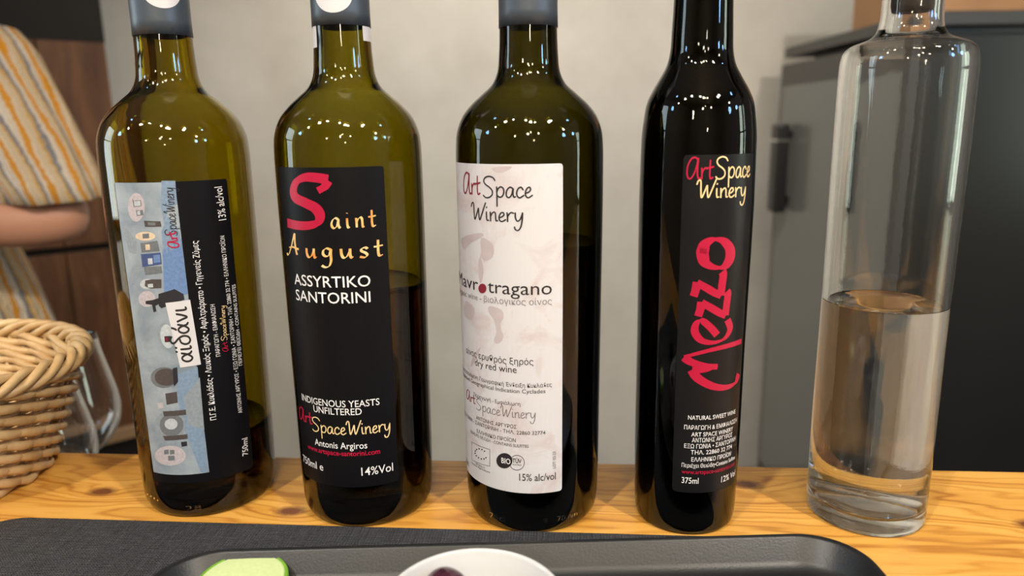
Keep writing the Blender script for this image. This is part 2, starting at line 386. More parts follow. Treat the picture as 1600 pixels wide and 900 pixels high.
def build_bottle(idx, name, prof, topz, mat, wall, punt, label, fill=None, fill_mat=None, base=.004):
    root = empty(name, (*POS[idx], Z0)); tag(root, label, 'bottle')
    out = smooth_prof(prof)
    rn = prof[-1][0]; zn = prof[-1][1]
    lip = [(rn, zn), (rn + .0012, zn + .001), (rn + .0015, zn + .004), (rn + .0015, topz - .002), (rn + .0006, topz)]
    rb = prof[0][0]
    pb = [(0, punt), (rb * .35, punt * .93), (rb * .65, punt * .55), (rb * .85, punt * .15), (rb * .94, 0.0003)]
    ri = lambda r: r - wall
    inner = [(max(ri(r), .0085), z) for r, z in out if z > base + punt * .3 + .006]
    ib = [(0, punt + base), (rb * .35, punt * .93 + base), (rb * .68, punt * .5 + base), (rb * .85, punt * .22 + base + .0005), (rb * .95, punt * .22 + base + .0025)]
    ibs = smooth_prof(ib, 3)
    inner_all = ibs + inner + [(inner[-1][0], topz)]
    prof_all = smooth_prof(pb, 3) + out + lip + inner_all[::-1]
    g = obj('glass_body', lathe(prof_all), mat, root, True)
    if fill:
        e = .00025
        fp_ = [(max(0, r + (e if r > 0 else 0)), z - e) for r, z in inner_all if z < fill]
        rr = radius(inner_all[len(ibs):], fill) if fill > inner[0][1] else fp_[-1][0]
        fp_ += [(rr + e, fill), (rr - .0012, fill - .0007), (rr * .5, fill - .0008), (0, fill - .0008)]
        obj('wine' if fill_mat is not M['water'] else 'water', lathe(fp_), fill_mat, root, True)
    return root
bottles = [
    build_bottle(0, 'wine_bottle', BORD, .303, M['olive_glass'], .0032, .018, 'olive glass wine bottle with a sideways picture label of blue white buildings', .045, M['white_wine']),
    build_bottle(1, 'wine_bottle', BORD, .303, M['olive_glass_b'], .0032, .018, 'olive glass wine bottle with a black label and large red letter S', .128, M['white_wine']),
    build_bottle(2, 'wine_bottle', BORD, .303, M['dark_glass'], .0034, .018, 'dark wine bottle with a stained white paper label', .150, M['red_wine']),
    build_bottle(3, 'sweet_wine_bottle', SLIM, .318, M['black_glass'], .003, .012, 'slim black half bottle with red Mezzo lettering running up its label', .205, M['red_wine']),
    build_bottle(4, 'water_bottle', CLEAR, .292, M['clear_glass'], .0030, .004, 'clear glass bottle half full of water, without label', .1183, M['water'], base=.007),
]
PROFS = [smooth_prof(q) for q in (BORD, BORD, BORD, SLIM, CLEAR)]
EPS = .00022
RL = [.0375, .0375, .0375, .0276, .03]
def surf(i, th, z, e):
    r = radius(PROFS[i], z) + e
    return (r * math.sin(th), -r * math.cos(th), z)
def at(i, px, py):
    """pixel -> (theta, z) on bottle i"""
    d = ray(px, py); ox, oy = EYE[0] - POS[i][0], EYE[1] - POS[i][1]; r = RL[i]
    for _ in range(3):
        a = d[0] ** 2 + d[1] ** 2; b = ox * d[0] + oy * d[1]; c = ox * ox + oy * oy - r * r
        disc = b * b - a * c; k = (-b - math.sqrt(max(disc, 0))) / a
        z = EYE[2] + k * d[2] - Z0; r = radius(PROFS[i], z)
    return math.atan2(ox + k * d[0], -(oy + k * d[1])), z
def th_at(i, px, z):
    """theta where the bottle's surface at height z shows at column px"""
    x0, y0 = POS[i]; base = math.atan2(-x0, y0)
    lo, hi = -base - 1.45, -base + 1.45
    lo, hi = base * -1 - 1.4, base * -1 + 1.4
    c = math.atan2(x0, y0) * -1
    lo, hi = c - 1.38, c + 1.38
    for _ in range(40):
        m = (lo + hi) / 2; p = surf(i, m, z, 0)
        if proj((p[0] + x0, p[1] + y0, p[2] + Z0))[0] < px: lo = m
        else: hi = m
    return m
RL = [.0375, .0375, .0375, .0276, .03]         # label radius used for u = theta * R
def wrap(i, bm, name, mat, parent, e, step=.0016):
    us = [v.co.x for v in bm.verts]
    if not us: bm.free(); return None
    lo, hi = min(us), max(us); x = lo + step
    while x < hi:
        bmesh.ops.bisect_plane(bm, geom=bm.verts[:] + bm.edges[:] + bm.faces[:], plane_co=(x, 0, 0), plane_no=(1, 0, 0)); x += step
    ys = [v.co.y for v in bm.verts]; lo, hi = min(ys), max(ys); y = math.ceil(lo / .006) * .006
    while y < hi:
        bmesh.ops.bisect_plane(bm, geom=bm.verts[:] + bm.edges[:] + bm.faces[:], plane_co=(0, y, 0), plane_no=(0, 1, 0)); y += .006
    for v in bm.verts: v.co = surf(i, v.co.x / RL[i], v.co.y, e)
    return obj(name, bm, mat, parent)
def patch(i, name, corners, mat, parent, e=EPS, thick=.00012, n=28, rad=0.0015):
    """label sheet from four pixel corners TL TR BR BL, a thin solid"""
    T = [at(i, *c) for c in corners]
    zt = (T[0][1] + T[1][1]) / 2; zb = (T[2][1] + T[3][1]) / 2
    zt, zb = (zt, zb)
    tl = (T[0][0] + T[3][0]) / 2; tr = (T[1][0] + T[2][0]) / 2
    return sheet(i, name, tl, tr, zb, zt, mat, parent, e, thick, n, rad)
def sheet(i, name, tl, tr, zb, zt, mat, parent, e=EPS, thick=.00012, n=28, rad=.0015):
    W = (tr - tl) * RL[i]; us = sorted(set([0, rad * .13, rad * .5, rad] + list(np.linspace(rad, W - rad, n)) + [W - rad * .5, W - rad * .13, W]))
    cols = []; mz = max(2, int((zt - zb) / .006))
    for u_ in us:
        d = max(rad - u_, u_ - (W - rad), 0); ins = rad - math.sqrt(max(rad * rad - d * d, 0))
        z0_, z1_ = zb + ins, zt - ins
        mid = list(np.linspace(zb + rad, zt - rad, mz))
        cols.append([(tl + u_ / RL[i], q) for q in [z0_] + mid + [z1_]])
    V, Fc = [], []; m = mz + 2; nc = len(cols)
    for ee in (e - thick, e):
        for c in cols: V += [surf(i, a, b, ee) for a, b in c]
    o_ = nc * m
    for k in range(nc - 1):
        for j in range(m - 1):
            a, b, c, d = k * m + j, (k + 1) * m + j, (k + 1) * m + j + 1, k * m + j + 1
            Fc += [(o_ + a, o_ + b, o_ + c, o_ + d), (d, c, b, a)]
        Fc += [(k * m, (k + 1) * m, o_ + (k + 1) * m, o_ + k * m), (o_ + k * m + m - 1, o_ + (k + 1) * m + m - 1, (k + 1) * m + m - 1, k * m + m - 1)]
    for k, fl in ((0, 0), (nc - 1, 1)):
        for j in range(m - 1):
            q = (k * m + j, o_ + k * m + j, o_ + k * m + j + 1, k * m + j + 1); Fc.append(q[::-1] if fl else q)
    return obj(name, (V, Fc), mat, parent)
# ---- type set with the built-in font
def text_bm(body, bold=0.0, align='LEFT'):
    c = bpy.data.curves.new('type', 'FONT'); c.body = body; c.size = 1; c.offset = bold; c.resolution_u = 3; c.align_x = align
    o = bpy.data.objects.new('type', c); COL.objects.link(o)
    bpy.context.view_layer.update()
    dg = bpy.context.evaluated_depsgraph_get(); me = bpy.data.meshes.new_from_object(o.evaluated_get(dg))
    bm = bmesh.new(); bm.from_mesh(me); bpy.data.meshes.remove(me); bpy.data.objects.remove(o); bpy.data.curves.remove(c)
    return bm
def place(i, bm, a, b, cap, name, mat, parent, e=EPS + .00012, capref=.7, w=None):
    """fit bm between label points a and b (u, v), cap = capital height in metres"""
    xs = [v.co.x for v in bm.verts]; x0, x1 = min(xs), max(xs) if w is None else min(xs) + w
    d = Vector((b[0] - a[0], b[1] - a[1])); L = d.length; d.normalize(); nrm = Vector((-d.y, d.x))
    sx, sy = L / (x1 - x0), cap / capref
    for v in bm.verts:
        p = Vector(a) + d * ((v.co.x - x0) * sx) + nrm * (v.co.y * sy); v.co = (p.x, p.y, 0)
    return wrap(i, bm, name, mat, parent, e)
def uv_pt(i, px, py):
    a, z = at(i, px, py); return (a * RL[i], z)
MPP = .33e-3
def line(i, body, xl, xr, y, cap, mat, parent, bold=.0, xc=None, e=EPS + .00012, mpp=MPP):
    """a level line of print; y is the baseline at the line's middle (or at column xc)"""
    z = at(i, (xl + xr) / 2 if xc is None else xc, y)[1]
    return place(i, text_bm(body, bold), (th_at(i, xl, z) * RL[i], z), (th_at(i, xr, z) * RL[i], z), cap * mpp, 'lettering', mat, parent, e)
def vline(i, body, p0, p1, cap, mat, parent, bold=.0, e=EPS + .00012, capref=.7):
    return place(i, text_bm(body, bold), uv_pt(i, *p0), uv_pt(i, *p1), cap * MPP, 'lettering', mat, parent, e, capref)
# ---- pen strokes
def ribbon(bm, pts, width, nib=None, n=7, ends=True):
    P = spline(pts, n); m = len(P); L, R_ = [], []
    for k in range(m):
        tg = P[min(k + 1, m - 1)] - P[max(k - 1, 0)]; l = np.linalg.norm(tg) or 1; tg = tg / l; nr = np.array([-tg[1], tg[0]])
        wd = width
        if nib is not None:
            wd = nib[0] + (nib[1] - nib[0]) * abs(tg[0] * math.sin(nib[2]) - tg[1] * math.cos(nib[2]))
        f = k / (m - 1)
        if nib is not None and len(nib) > 3: wd *= min(1, .35 + f * nib[3], .35 + (1 - f) * nib[3])
        L.append(bm.verts.new((*(P[k] + nr * wd / 2), 0))); R_.append(bm.verts.new((*(P[k] - nr * wd / 2), 0)))
    for k in range(m - 1):
        try: bm.faces.new((R_[k], R_[k + 1], L[k + 1], L[k]))
        except ValueError: pass
    if nib is None and ends:
        for p in (P[0], P[-1]):
            vs_ = [bm.verts.new((p[0] + width / 2 * math.cos(a), p[1] + width / 2 * math.sin(a), 0)) for a in np.linspace(0, 2 * PI, 8, endpoint=False)]
            bm.faces.new(vs_)
HW = {
 'α': (.50, [[(.42, .5), (.35, .22), (.21, .02), (.08, .08), (.03, .27), (.10, .46), (.22, .5), (.32, .36), (.39, .1), (.47, .02)]]),
 'ϊ': (.22, [[(.07, .5), (.07, .14), (.11, .02), (.18, .04)], [(-.03, .72), (-.02, .75)], [(.15, .72), (.16, .75)]]),
 'δ': (.48, [[(.40, .90), (.27, .97), (.13, .91), (.14, .76), (.31, .56), (.41, .34), (.37, .1), (.22, .01), (.08, .09), (.04, .27), (.12, .45), (.26, .5)]]),
 'ά': (.50, [[(.42, .5), (.35, .22), (.21, .02), (.08, .08), (.03, .27), (.10, .46), (.22, .5), (.32, .36), (.39, .1), (.47, .02)], [(.20, .62), (.25, .70), (.29, .82)]]),
 'ν': (.42, [[(.03, .5), (.11, .27), (.20, .03), (.30, .24), (.36, .5)]]),
 'ι': (.20, [[(.07, .5), (.07, .14), (.11, .02), (.18, .04)]]),
 'A': (.80, [[(.66, .86), (.5, 1.0), (.28, .95), (.09, .66), (.04, .3), (.13, .05), (.3, .06), (.48, .34), (.6, .72), (.65, .98), (.63, .6), (.63, .22), (.70, .03), (.80, .06)]]),
 'r': (.34, [[(.03, .5), (.05, .25), (.05, .02)], [(.05, .26), (.12, .42), (.23, .52), (.33, .48)]]),
 't': (.34, [[(.13, .86), (.12, .5), (.12, .18), (.17, .03), (.3, .08)], [(-.05, .52), (.12, .53), (.32, .57)]]),
 'S': (.70, [[(.68, .84), (.58, .97), (.36, 1.03), (.13, .95), (.06, .78), (.17, .62), (.37, .5), (.53, .33), (.52, .13), (.36, .0), (.16, -.02), (.02, .08)]]),
 'p': (.46, [[(.04, .52), (.05, .1), (.05, -.42)], [(.05, .28), (.13, .45), (.27, .53), (.39, .42), (.39, .2), (.28, .04), (.14, .04), (.05, .14)]]),
 'a': (.47, [[(.36, .44), (.24, .52), (.1, .42), (.03, .22), (.07, .05), (.18, .02), (.29, .15), (.37, .46), (.36, .2), (.40, .04), (.47, .06)]]),
 'c': (.37, [[(.33, .40), (.24, .52), (.1, .44), (.03, .22), (.09, .05), (.2, .01), (.36, .12)]]),
 'e': (.37, [[(.04, .22), (.18, .27), (.28, .38), (.24, .51), (.12, .46), (.04, .24), (.08, .06), (.19, .01), (.36, .12)]]),
 'W': (.88, [[(.0, .74), (.06, .92), (.15, .97), (.19, .8), (.2, .4), (.24, .03), (.36, .3), (.47, .62), (.5, .66), (.51, .35), (.56, .03), (.68, .3), (.82, .7), (.93, 1.0)]]),
 'i': (.20, [[(.06, .5), (.06, .22), (.09, .04), (.17, .05)], [(.07, .74), (.08, .77)]]),
 'n': (.42, [[(.04, .5), (.05, .25), (.05, .02)], [(.05, .25), (.13, .43), (.24, .52), (.31, .43), (.32, .2), (.34, .04), (.41, .05)]]),
 'y': (.44, [[(.04, .5), (.05, .22), (.13, .05), (.25, .13), (.34, .38), (.37, .5)], [(.37, .5), (.35, .1), (.29, -.25), (.17, -.46), (.04, -.42), (.0, -.28)]]),
 ' ': (.22, []),
 'u': (.46, [[(.03, .5), (.04, .2), (.11, .04), (.23, .1), (.34, .34), (.37, .5)], [(.37, .5), (.36, .2), (.40, .03), (.48, .08)]]),
 'g': (.50, [[(.36, .46), (.22, .53), (.08, .42), (.06, .22), (.17, .12), (.3, .2), (.38, .5), (.36, .2), (.36, -.1), (.27, -.38), (.1, -.45), (-.03, -.36)]]),
 's': (.38, [[(.32, .44), (.24, .52), (.1, .46), (.1, .34), (.24, .24), (.3, .12), (.2, .01), (.02, .06)]]),
 'Q': (1.0, [[(.0, .1), (.06, .0), (.2, .12), (.4, .5), (.58, .95), (.68, 1.2), (.66, .7), (.70, .25), (.74, .1)], [(.22, .42), (.5, .48), (.86, .40)]]),
}
def script_bm(word, width=.085, nib=None, track=.03):
    bm = bmesh.new(); x = 0
    for ch in word:
        adv, st = HW[ch]
        for s in st: ribbon(bm, [(x + a, b) for a, b in s], width, nib)
        x += adv + track
    return bm, x
def script(i, word, xl, xr, y, cap, mat, parent, width=.085, nib=None, xc=None, track=.03, mpp=MPP):
    bm, _ = script_bm(word, width, nib, track)
    z = at(i, (xl + xr) / 2 if xc is None else xc, y)[1]
    return place(i, bm, (th_at(i, xl, z) * RL[i], z), (th_at(i, xr, z) * RL[i], z), cap * mpp, 'lettering', mat, parent, capref=1.0)
def vscript(i, word, p0, p1, cap, mat, parent, width=.085):
    bm, _ = script_bm(word, width)
    return place(i, bm, uv_pt(i, *p0), uv_pt(i, *p1), cap * MPP, 'lettering', mat, parent, e=EPS + .00034, capref=1.0)
def poly(i, pts, name, mat, parent, e):
    bm = bmesh.new(); vs_ = []
    for p in pts: u_, v_ = uv_pt(i, *p); vs_.append(bm.verts.new((u_, v_, 0)))
    bm.faces.new(vs_); bmesh.ops.triangulate(bm, faces=bm.faces)
    bmesh.ops.recalc_face_normals(bm, faces=bm.faces)
    return wrap(i, bm, name, mat, parent, e)
def ell(cx, cy, rx, ry, rot=0, n=20, a0=0, a1=2 * PI):
    c, s = math.cos(rot), math.sin(rot)
    return [(cx + rx * math.cos(a) * c - ry * math.sin(a) * s, cy + rx * math.cos(a) * s + ry * math.sin(a) * c) for a in np.linspace(a0, a1, n, endpoint=(a1 - a0) < 6.2)]
def pxstroke(i, strokes, name, mat, parent, width, nib=None, e=EPS + .00012, n=7):
    bm = bmesh.new()
    for s in strokes: ribbon(bm, [uv_pt(i, *p) for p in s], width, nib, n)
    return wrap(i, bm, name, mat, parent, e)
E1 = EPS + .00012

# capsules and seals
def capsule(i, zb, zt, mat):
    P = PROFS[i]; e = .00035
    zs = [z for z in np.linspace(zb, P[-1][1], 5)]
    pr = [(radius(P, zb) + .00005, zb), (radius(P, zb) + e, zb)] + [(radius(P, z) + e, z) for z in zs[1:]]
    rn = P[-1][0] + .0015 + e
    pr += [(rn, P[-1][1] + .003), (rn, zt - .001), (rn - .001, zt + .0008), (0, zt + .0008)]
    return obj('capsule', lathe(pr, 64), mat, bottles[i], True)
for i, pyb, xc in ((0, 53, 255), (1, 38, 533), (2, 38, 830)):
    zc = at(i, xc, pyb)[1]
    capsule(i, zc, .303, M['capsule'])
capsule(3, .285, .318, M['capsule'])
def seal(i, px, z, r):
    bm = bmesh.new(); c = th_at(i, px, z)
    rb = radius(PROFS[i], z)
    v = [bm.verts.new((c * RL[i] + r * math.cos(a) * RL[i] / rb, z + r * math.sin(a), 0)) for a in np.linspace(0, 2 * PI, 40, endpoint=False)]
    bm.faces.new(v); s = wrap(i, bm, 'round_seal', M['sticker'], bottles[i], .0005)
    return s
zb1 = at(0, 255, 13)[1]; seal(0, 252, zb1 + .0098, .0098)
zb2 = at(1, 519, 20)[1]; seal(1, 519, zb2 + .0098, .0098)
# tax strip ends below the capsule of the second bottle
for (xa, xb, ya, yb_) in ((487, 495.5, 36, 75), (567, 579.5, 36, 64)):
    za, zb_ = at(1, xa + 4, ya)[1], at(1, xa + 4, yb_)[1]
    sheet(1, 'tax_strip', th_at(1, xa + .5, zb_), th_at(1, xb, zb_), zb_, za, M['sticker'], bottles[1], .0002, n=6, rad=.0002)

# ---- bottle 1 : sideways picture label
b = bottles[0]
lab = patch(0, 'label', [(178, 285), (353, 279), (397, 741), (241, 738)], M['black_paper'], b)
TL, TR, BR, BL = (178.5, 285.5), (273, 282), (327, 738), (241.5, 738)
tl = at(0, *TL); tr = at(0, *TR); br = at(0, *BR); bl = at(0, *BL)
bm = bmesh.new()
zt_, zb_ = (tl[1] + tr[1]) / 2 - .0003, (bl[1] + br[1]) / 2 + .0003
L_ = (tl[0] + bl[0]) / 2 * RL[0] + .0003
vs_ = [bm.verts.new((x, y, 0)) for x, y in ((L_, zb_), (br[0] * RL[0], zb_), (tr[0] * RL[0], zt_), (L_, zt_))]; bm.faces.new(vs_)
pic = wrap(0, bm, 'picture', M['picture'], lab, E1)
def pp(pts, m, lv): return poly(0, pts, 'picture_detail', M[m], lab, E1 + .00004 * lv)
z4 = lambda x, y: (150 + x / 3.214, 260 + y / 3.214)
z5 = lambda x, y: (170 + x / 2.814, 500 + y / 2.814)
def P4(*a): return [z4(*q) for q in a]
def P5(*a): return [z5(*q) for q in a]
def e4(cx, cy, rx, ry, rot=0): return ell(*z4(cx, cy), rx / 3.214, ry / 3.214, rot)
def e5(cx, cy, rx, ry, rot=0): return ell(*z5(cx, cy), rx / 2.814, ry / 2.814, rot)
pp(P4((330, 72), (398, 72), (408, 190), (362, 215), (345, 300), (328, 200)), 'pic_ground', 1)
pp(P4((335, 420), (428, 360), (462, 640), (345, 668)), 'pic_blue', 1)
pp(P4((330, 325), (362, 250), (420, 330), (428, 400), (340, 440)), 'pic_ground', 1)
pp(P4((128, 280), (150, 300), (210, 380), (205, 440), (170, 430)), 'pic_mid', 1)
pp(P4((165, 580), (215, 470), (225, 520), (190, 600)), 'pic_mid', 1)
pp(e4(205, 205, 42, 72), 'pic_glow', 1)
for a in (((185, 166), (190, 160), (190, 172), (228, 168), (232, 200), (192, 203)), ((203, 220), (238, 218), (241, 245), (208, 248))): pp(P4(*a), 'pic_grey', 2)
for a in (((194, 174), (224, 172), (227, 197), (196, 199)), ((209, 223), (224, 222), (226, 242), (211, 243))): pp(P4(*a), 'pic_light', 3)
pp(P4((243, 272), (325, 275), (330, 302), (248, 303)), 'pic_brown', 2)
pp(P4((262, 280), (300, 281), (301, 296), (264, 296)), 'pic_grey', 3)
pp(e4(250, 350, 50, 22), 'pic_warm', 1); pp(P4((235, 338), (268, 336), (270, 360), (238, 362)), 'pic_grey', 2)
pp(P4((225, 385), (310, 372), (322, 425), (232, 432)), 'pic_grey', 2); pp(P4((250, 392), (272, 390), (274, 418), (252, 420)), 'pic_warm', 3)
pp(P4((228, 440), (326, 432), (332, 490), (236, 505)), 'pic_deep', 2); pp(P4((262, 462), (285, 460), (287, 490), (265, 492)), 'pic_light', 3)
pp(P4((290, 445), (322, 442), (326, 480), (293, 484)), 'pic_blue', 3)
pp(P4((242, 505), (330, 500), (335, 535), (250, 545)), 'pic_grey', 2)
pp(e4(262, 590, 38, 26), 'pic_light', 2); pp(P4((250, 572), (282, 566), (330, 566), (330, 610), (270, 612), (248, 600)), 'pic_brown', 3)
pp(P4((262, 590), (288, 588), (290, 606), (264, 608)), 'pic_light', 4)
pp(e4(258, 665, 42, 40), 'pic_glow', 1)
pp(P4((252, 675), (285, 670), (318, 660), (318, 690), (300, 700), (306, 726), (292, 732), (284, 694), (252, 690)), 'pic_dark', 3)
pp(P4((315, 640), (395, 615), (440, 640), (445, 668), (330, 712), (318, 700)), 'pic_dark', 2)
pp(e4(352, 850, 40, 66, -.15), 'pic_mid', 1); pp(e4(360, 852, 34, 60, -.15), 'pic_light', 2)
pp(P4((345, 852), (376, 850), (380, 880), (348, 882)), 'pic_dark', 3); pp(P4((351, 858), (362, 857), (364, 876), (353, 877)), 'ink_wine', 4)
pp(P5((302, 235), (390, 205), (438, 668), (405, 668), (330, 470), (300, 330)), 'pic_ground', 1)
pp(P5((330, 340), (400, 250), (420, 480), (350, 460)), 'pic_mid', 2)
pp(e5(244, 252, 58, 46), 'pic_grey', 2); pp(e5(254, 250, 50, 38), 'pic_brown', 3); pp(P5((282, 212), (302, 206), (306, 270), (288, 292)), 'pic_dark', 4)
pp(P5((250, 322), (300, 314), (305, 362), (256, 372)), 'pic_brown', 2); pp(P5((215, 365), (240, 362), (242, 385), (220, 390)), 'pic_glow', 2)
pp(e5(272, 462, 68, 66), 'pic_mid', 2); pp(e5(278, 460, 52, 50), 'pic_grey', 3); pp(e5(276, 456, 28, 24), 'pic_light', 4)
pp(P5((240, 400), (340, 392), (342, 415), (245, 422)), 'pic_brown', 4); pp(P5((240, 508), (346, 500), (348, 520), (250, 528)), 'pic_brown', 4)
pp(P5((318, 535), (344, 532), (346, 552), (322, 556)), 'pic_dark', 2)
pp(e5(272, 595, 68, 44), 'pic_glow', 1)
for a in (((245, 570), (265, 568), (266, 588), (246, 590)), ((270, 570), (290, 570), (291, 588), (271, 590)), ((262, 596), (290, 595), (292, 616), (264, 617))): pp(P5(*a), 'pic_grey', 2)
wl = poly(0, [(259, 473), (297, 468), (314, 569), (282, 574)], 'name_patch', M['sticker'], lab, E1 + .0002)
vscript(0, 'αϊδάνι', (302, 565), (291, 478), 30, M['ink_black'], lab, .095)
vscript(0, 'Art', (281, 386), (274, 360), 15, M['ink_red'], lab, .11)
vscript(0, 'SpaceWinery', (277, 368), (271, 293), 16, M['ink_black'], lab, .07)
W_ = M['ink_white']
vline(0, 'Π.Γ.Ε. Κυκλάδες • Λευκός Ξηρός • Αφιλτράριστο • Γηγενείς Ζύμες', (338, 655), (309, 376), 9, W_, lab, .004)
vline(0, '13% alc/vol', (353, 343), (346, 291), 13, W_, lab, .004)
vline(0, 'ΠΑΡΑΓΩΓΗ - ΕΜΦΙΑΛΩΣΗ', (344, 556), (335, 475), 6.5, W_, lab, .0)
vscript(0, 'Art', (356, 548), (354, 533), 9, M['ink_red'], lab, .09)
vscript(0, 'SpaceWinery', (354, 531), (350, 477), 9, M['pale_gold'], lab, .08)
vline(0, 'ΑΝΤΩΝΗΣ ΑΡΓΥΡΟΣ • ΕΞΩ ΓΩΝΙΑ • ΣΑΝΤΟΡΙΝΗ • ΤΗΛ. 22860 32 774 • ΕΛΛΗΝΙΚΟ ΠΡΟΪΟΝ', (378, 644), (350, 368), 7, W_, lab, .0)
vline(0, 'ΠΕΡΙΕΧΕΙ ΘΕΙΩΔΗ - CONTAINS SULFITES', (378, 570), (367, 444), 6.5, W_, lab, .0)
vline(0, '750ml', (387, 710), (386, 683), 11, W_, lab, .0)
# ---- bottle 2 : black label
b = bottles[1]
lab = patch(1, 'label', [(434.5, 259), (600, 260), (622, 748), (476, 742)], M['black_paper'], b)
pxstroke(1, [[(513, 281), (498, 278), (478, 277), (464, 284), (459, 298), (463, 309), (478, 317), (493, 325), (500, 336), (497, 347), (484, 352), (466, 352), (450, 348)],
             [(513, 282), (507, 292), (497, 298)]], 'lettering', M['ink_red'], lab, .004, (.0032, .0056, .5), n=9)
zs_ = []
def calli(word, xl, xr, y, cap, xc=None):
    script(1, word, xl, xr, y, cap, M['gold'], lab, .1, (.03, .125, math.radians(40)), xc, .24)
calli('aint', 517, 588, 356, 29)
calli('Qugust', 449, 599, 404, 29)
line(1, 'ASSYRTIKO', 461.5, 579, 449, 17, W_, lab, .004)
line(1, 'SANTORINI', 464, 579, 474, 17, W_, lab, .004)
line(1, 'INDIGENOUS YEASTS', 473, 593, 636, 11, W_, lab, .004)
line(1, 'UNFILTERED', 491, 565.5, 648, 11, W_, lab, .004)
script(1, 'Art', 469, 490, 670, 22, M['ink_red'], lab, .10, xc=530)
script(1, 'SpaceWinery', 489, 610, 679, 23, M['pale_gold'], lab, .075)
line(1, 'Antonis Argiros', 493, 574, 701, 11, W_, lab, .004)
line(1, 'www.artspace-santorini.com', 482, 594, 712, 8.5, M['ink_red'], lab, .015)
line(1, '750ml e', 475, 506, 730, 13, W_, lab, .005, xc=490)
line(1, '14%Vol', 565, 614, 740, 14, W_, lab, .004)
# ---- bottle 3 : stained white label
b = bottles[2]
lab = patch(2, 'label', [(716, 252), (880, 257), (877, 760), (724, 732)], M['white_paper'], b)
for p in ([(752, 372), (764, 376), (772, 386), (770, 402), (758, 408), (752, 402), (756, 420), (754, 438), (750, 440), (748, 410), (752, 396)],
          [(765, 478), (784, 484), (787, 496), (783, 505), (784, 516), (787, 523), (784, 533), (776, 537), (772, 531), (776, 519), (772, 500), (764, 488)],
          [(728, 470), (742, 482), (738, 500), (726, 492)], [(740, 556), (752, 542), (744, 562), (736, 574)], [(770, 262), (800, 260), (790, 268), (776, 270)],
          [(722, 372), (748, 364), (756, 368), (736, 380), (726, 390)]):
    poly(2, [tuple(q) for q in spline(p, 3, True)], 'stain_print', M['stain'], lab, EPS + .00005)
K_ = M['ink_black']
script(2, 'Art', 725, 752, 306, 31, M['ink_wine'], lab, .085, xc=780)
script(2, 'Space', 755, 833, 309, 29, K_, lab, .075)
script(2, 'Winery', 737, 818, 346, 26, K_, lab, .075)
zz = at(2, 800, 459)[1]
def part3(body, xl, xr, y, cap, mat, bold=0, xc=800): line(2, body, xl, xr, y, cap, mat, lab, bold, xc)
part3('Mavr', 719, 748, 460, 20, K_)
poly(2, ell(754.5, 450.5, 6.2, 7.6), 'red_dot', M['ink_wine'], lab, E1 + .00005)
part3('tragano', 763, 862, 460, 20, K_)
part3('organic wine - βιολογικός οίνος', 719.5, 862, 476, 9.5, M['ink_grey'], .0)
line(2, 'οίνος ερυθρός ξηρός', 729.5, 833.5, 567, 10, K_, lab, .0)
line(2, 'dry red wine', 743, 807.5, 579, 11, K_, lab, .0)
line(2, 'Προστατευόμενη Γεωγραφική Ένδειξη Κυκλάδες', 722, 862, 605, 6.5, K_, lab, .0, xc=812)
line(2, 'Protected Geographical Indication Cyclades', 724, 852, 614, 6.5, K_, lab, .0, xc=812)
line(2, 'Παραγωγή - Εμφιάλωση', 741, 813, 630, 6, K_, lab, .0)
script(2, 'Art', 730, 744, 643, 17, M['ink_wine'], lab, .085, xc=780)
script(2, 'SpaceWinery', 745, 837, 651, 18, M['ink_grey'], lab, .07)
line(2, 'ΑΝΤΩΝΗΣ ΑΡΓΥΡΟΣ', 745, 807.5, 665, 6, K_, lab, .0)
line(2, 'ΕΞΩ ΓΩΝΙΑ - ΣΑΝΤΟΡΙΝΗ - ΤΗΛ. 22860 32774', 726, 852, 676, 6, K_, lab, .0)
line(2, 'ΕΛΛΗΝΙΚΟ ΠΡΟΪΟΝ', 746, 806, 686, 6, K_, lab, .0)
line(2, 'ΠΕΡΙΕΧΕΙ ΘΕΙΩΔΗ - CONTAINS SULFITES', 736, 826, 694.5, 5, K_, lab, .0)
line(2, '750ml', 722.5, 733, 716, 10, K_, lab, .0)
ST = [[(738, 690), (766, 702)], [(766, 702), (766, 728)], [(766, 728), (738, 718)], [(738, 718), (738, 690)]]
pxstroke(2, ST, 'leaf_mark', K_, lab, .00022, e=E1)
for a in np.linspace(.5, 5.4, 11):
    poly(2, ell(752 + 9 * math.cos(a), 709 + 7.5 * math.sin(a) + 2.5 * math.cos(a), 1.1, 1.1, n=8), 'leaf_mark', K_, lab, E1)
line(2, 'GR-BIO-15', 744, 758, 729, 3.5, K_, lab); line(2, 'Greece Agriculture', 738, 766, 733, 3.5, K_, lab)
poly(2, ell(788.5, 719.5, 12.5, 12), 'round_mark', K_, lab, E1)
ring = ell(808, 722.5, 11.5, 11.5, n=16); pxstroke(2, [ring + [ring[0]]], 'round_mark', K_, lab, .00028, e=E1)
line(2, 'BIO', 784, 798, 724, 9, W_, lab, .01, e=E1 + .00006)
line(2, 'TÜV', 801, 815, 723, 7, K_, lab, .02); line(2, 'AUSTRIA', 801, 815, 727, 2.5, K_, lab, .0)
vline(2, 'LOT: 02-23', (868, 731), (868, 705), 5, K_, lab, .0)
line(2, '15% alc/vol', 811.5, 868, 751, 12, K_, lab, .005)
